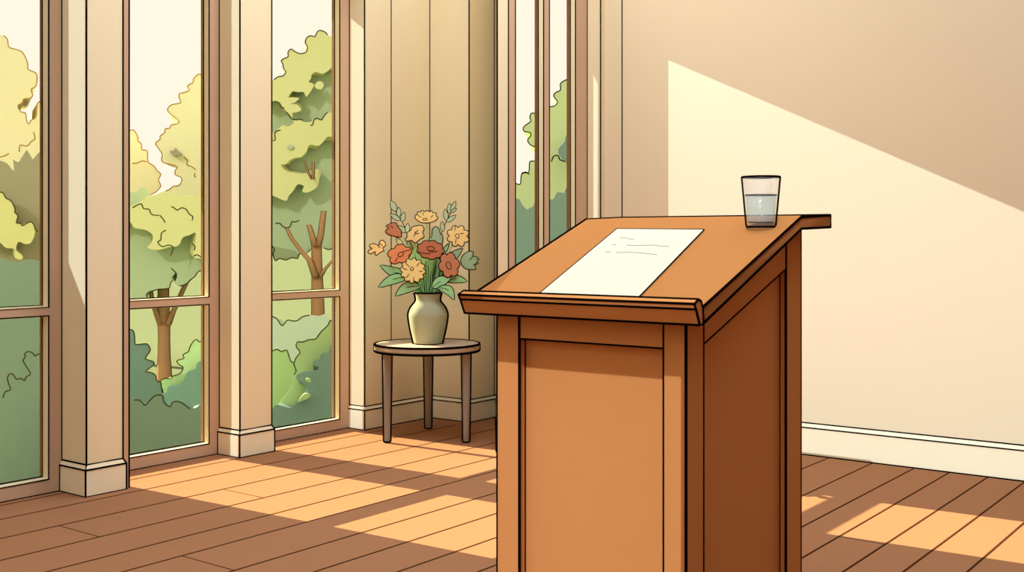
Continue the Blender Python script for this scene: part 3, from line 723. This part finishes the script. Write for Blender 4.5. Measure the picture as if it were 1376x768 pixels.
# --- third window
t = thing('garden_tree', 'large leafy green tree with forked brown trunk behind the third window', 'tree', at(429, 514, 22))
s3 = [(368, 107), (374, 103), (380, 102), (384, 97), (381, 92), (380, 86), (378, 82), (381, 79), (387, 76), (387, 70), (391, 66), (396, 69), (403, 72), (411, 70), (413, 63), (410, 57), (413, 50), (418, 48), (423, 49), (427, 42), (432, 41), (438, 44), (440, 47)]
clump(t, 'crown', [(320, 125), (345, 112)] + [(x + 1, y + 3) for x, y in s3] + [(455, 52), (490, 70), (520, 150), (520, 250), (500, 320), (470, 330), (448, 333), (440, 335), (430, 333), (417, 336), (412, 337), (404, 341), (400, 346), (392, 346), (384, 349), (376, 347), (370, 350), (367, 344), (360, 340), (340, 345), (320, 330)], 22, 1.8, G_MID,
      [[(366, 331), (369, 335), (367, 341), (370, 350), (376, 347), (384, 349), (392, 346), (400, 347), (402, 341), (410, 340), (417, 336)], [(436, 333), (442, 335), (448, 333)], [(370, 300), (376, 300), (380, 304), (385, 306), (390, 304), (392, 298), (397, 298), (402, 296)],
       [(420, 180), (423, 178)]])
clump(t, 'light_shade_clump', [(320, 130), (345, 112)] + s3 + [(447, 49), (490, 66), (500, 88), (447, 90), (440, 96), (433, 99), (424, 97), (419, 100), (418, 106), (415, 110), (420, 112), (422, 116), (415, 127), (411, 130), (408, 124), (400, 124), (393, 123), (388, 130), (390, 131), (402, 132), (396, 138), (390, 140), (398, 140), (405, 148), (399, 151), (393, 152), (393, 158), (385, 150), (380, 145), (375, 138), (367, 136), (320, 136)], 21.6, .35, G_LYG,
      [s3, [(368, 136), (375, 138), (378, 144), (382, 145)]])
clump(t, 'light_shade_clump', [(423, 114), (428, 109), (434, 111), (435, 116), (431, 120), (425, 119)], 21.55, .3, G_LYG)
clump(t, 'light_shade_clump', [(320, 185), (350, 178), (367, 178), (373, 174), (380, 168), (386, 170), (394, 166), (395, 162), (402, 160), (410, 164), (418, 163), (421, 160), (426, 159), (431, 161), (436, 155), (443, 151), (470, 150), (500, 160), (500, 180), (447, 184), (440, 184), (435, 190), (428, 196), (416, 195), (412, 204), (405, 211), (398, 212), (390, 215), (384, 221), (378, 222), (385, 230), (395, 232), (408, 234), (418, 232), (424, 228), (432, 230), (430, 238), (427, 250), (420, 256), (412, 259), (406, 257), (408, 250), (400, 248), (394, 257), (388, 263), (386, 269), (380, 269), (366, 263), (320, 262)], 21.6, .35, G_LYG,
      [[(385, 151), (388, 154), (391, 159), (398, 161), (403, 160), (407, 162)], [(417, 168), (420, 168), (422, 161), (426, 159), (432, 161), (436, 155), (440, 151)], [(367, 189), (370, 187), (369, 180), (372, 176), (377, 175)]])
clump(t, 'light_shade_clump', [(386, 197), (390, 194), (395, 197), (391, 201)], 21.5, .2, G_MID)
D = 21.4
trunkpart(t, 'trunk', [(429, 514), (428.5, 470), (427.5, 440), (427, 410), (426.5, 385), (426, 362), (425.5, 340), (425, 322)], [25, 20, 18, 16.5, 15, 13.5, 13, 12], D)
trunkpart(t, 'branch', [(424, 372), (416, 350), (403, 335), (392, 320), (385.5, 307)], [9, 7, 5.5, 4.5, 3.5], D - .15)
trunkpart(t, 'branch', [(423, 330), (420, 318), (417, 308), (415, 302)], [8, 7, 6, 5.5], D - .15); trunkpart(t, 'branch', [(427, 330), (431, 315), (433, 300), (435, 283)], [9, 7.5, 7, 6.5], D - .1)
trunkpart(t, 'branch', [(430, 372), (437, 361), (443, 354), (448, 349)], [6, 4, 3, 2.5], D - .1)
trunkpart(t, 'branch', [(419, 241), (413, 229), (408.5, 216)], [1.8, 2.2, 1.6], 21.4); trunkpart(t, 'branch', [(420.5, 241), (421, 229), (421, 217)], [3.4, 3.2, 3], 21.4)
bo = [(360, 424), (366, 425), (372, 428), (376, 434), (380, 437), (386, 430), (395, 431), (400, 430), (407, 425), (416, 423)]
bush('pale olive bush far back behind the trunk in the third window', [(320, 430)] + bo + [(430, 424), (470, 430), (500, 440), (500, 530), (320, 530)], 19, 1.0, G_OLB, [bo])
bl = [(366, 471), (373, 469), (378, 472), (385, 470), (388, 477), (391, 485), (396, 487)]
bush('mid green bush at the lower left of the third window', [(320, 480), (350, 472)] + bl + [(402, 500), (415, 530), (415, 620), (320, 620)], 16.2, .5, G_BUSH, [bl])
br = [(449, 429), (443, 431), (441, 436), (436, 441), (430, 447), (424, 455), (415, 456), (407, 459), (400, 459), (398, 465), (403, 473), (398, 480), (395, 488), (396, 492), (398, 498), (395, 503)]
bush('light green bush with shade-coloured lower leaves at the right of the third window', [(510, 440), (480, 420), (460, 424)] + br[:-2] + [(392, 520), (375, 540), (372, 620), (510, 620)], 13.4, .5, G_BUSH, [br],
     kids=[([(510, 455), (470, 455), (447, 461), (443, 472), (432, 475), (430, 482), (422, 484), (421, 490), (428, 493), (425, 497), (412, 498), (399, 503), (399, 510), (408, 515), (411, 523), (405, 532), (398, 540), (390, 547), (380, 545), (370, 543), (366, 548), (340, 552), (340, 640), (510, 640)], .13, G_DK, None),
           ([(410, 510), (414, 508), (418, 511), (415, 514)], .25, G_BUSH, None), ([(405, 532), (411, 528), (418, 531), (413, 536), (407, 538), (400, 540)], .25, G_BUSH, None)])
# --- far narrow window
t = thing('garden_tree', 'fresh green tree beyond the narrow double window behind the lectern', 'tree', at(745, 480, 22))
s5 = [(790, 116), (778, 106), (766, 108), (762, 107), (757, 109), (753, 113), (753, 121), (747, 124), (744, 129), (749, 137), (745, 142), (739, 143.5), (732, 147), (721, 152), (714, 152), (712, 158), (713, 163), (704, 170), (704, 176), (712, 178), (713, 182), (709, 188), (712, 194), (718, 197), (722, 200), (722, 210), (720, 216), (712, 217), (711, 229), (708, 232), (702, 232), (700, 238), (699, 247), (692, 246)]
clump(t, 'crown', [(860, 160), (830, 118)] + s5 + [(680, 250), (660, 262), (655, 300), (700, 320), (860, 320)], 22, 1.8, G_BL, [s5[1:], [(741, 217), (744, 210), (750, 209), (752, 214), (759, 217)], [(701, 234), (706, 231), (711, 234)]], INK)
clump(t, 'light_shade_clump', [(790, 175), (767, 179), (760, 182), (758, 190), (750, 199), (751, 207), (757, 215), (766, 218), (790, 220)], 21.4, .3, G_BD)  # darker green paints a shaded hollow in the crown
trunkpart(t, 'trunk', [(745, 520), (746, 400), (745, 318)], [22, 18, 15], 22.9)
bush('deep green hedge beneath the tree beyond the narrow double window', [(640, 262), (680, 262), (692, 266), (698, 268), (702, 275), (708, 281), (712, 279), (716, 277), (720, 270), (729, 266), (738, 267), (744, 267), (749, 258), (760, 259), (763, 250), (767, 244), (790, 240), (850, 250), (850, 500), (640, 500)], 18.5, 1.3, G_BD)

# ------------------------------------------------------------------ light
w = bpy.data.worlds.new('world'); SC.world = w; w.use_nodes = True
bg = w.node_tree.nodes['Background']; bg.inputs[0].default_value = (.74, .86, .99, 1); bg.inputs[1].default_value = 2.2
def sun(name, d, e, col, ang=.06):
    l = bpy.data.lights.new(name, 'SUN'); l.energy = e; l.angle = math.radians(ang); l.color = col
    o = bpy.data.objects.new(name, l); COL.objects.link(o); o.rotation_euler = Vector(d).to_track_quat('-Z', 'Y').to_euler(); o.location = (-12, 0, 9)
sun('sun_through_windows', (1, .045, -.53), 31.0, (.9, 1, .95))
sun('added_rear_sun', (-SL, 1, -TD), 2.3, (.72, .88, 1))  # added second sun for back wall, lectern front and pier sides
pl = bpy.data.lights.new('alcove_fill', 'POINT'); pl.energy = 66; pl.shadow_soft_size = .45; pl.color = (1, .97, .93)  # added point fill to brighten the alcove, no fixture modelled
po = bpy.data.objects.new('alcove_fill', pl); COL.objects.link(po); po.location = (-3.6, 4.6, 3.6)
SC.cycles.diffuse_bounces = 3
vs = SC.view_settings; vs.view_transform = 'Standard'; vs.look = 'None'; vs.gamma = 1; vs.exposure = 0; vs.use_curve_mapping = False
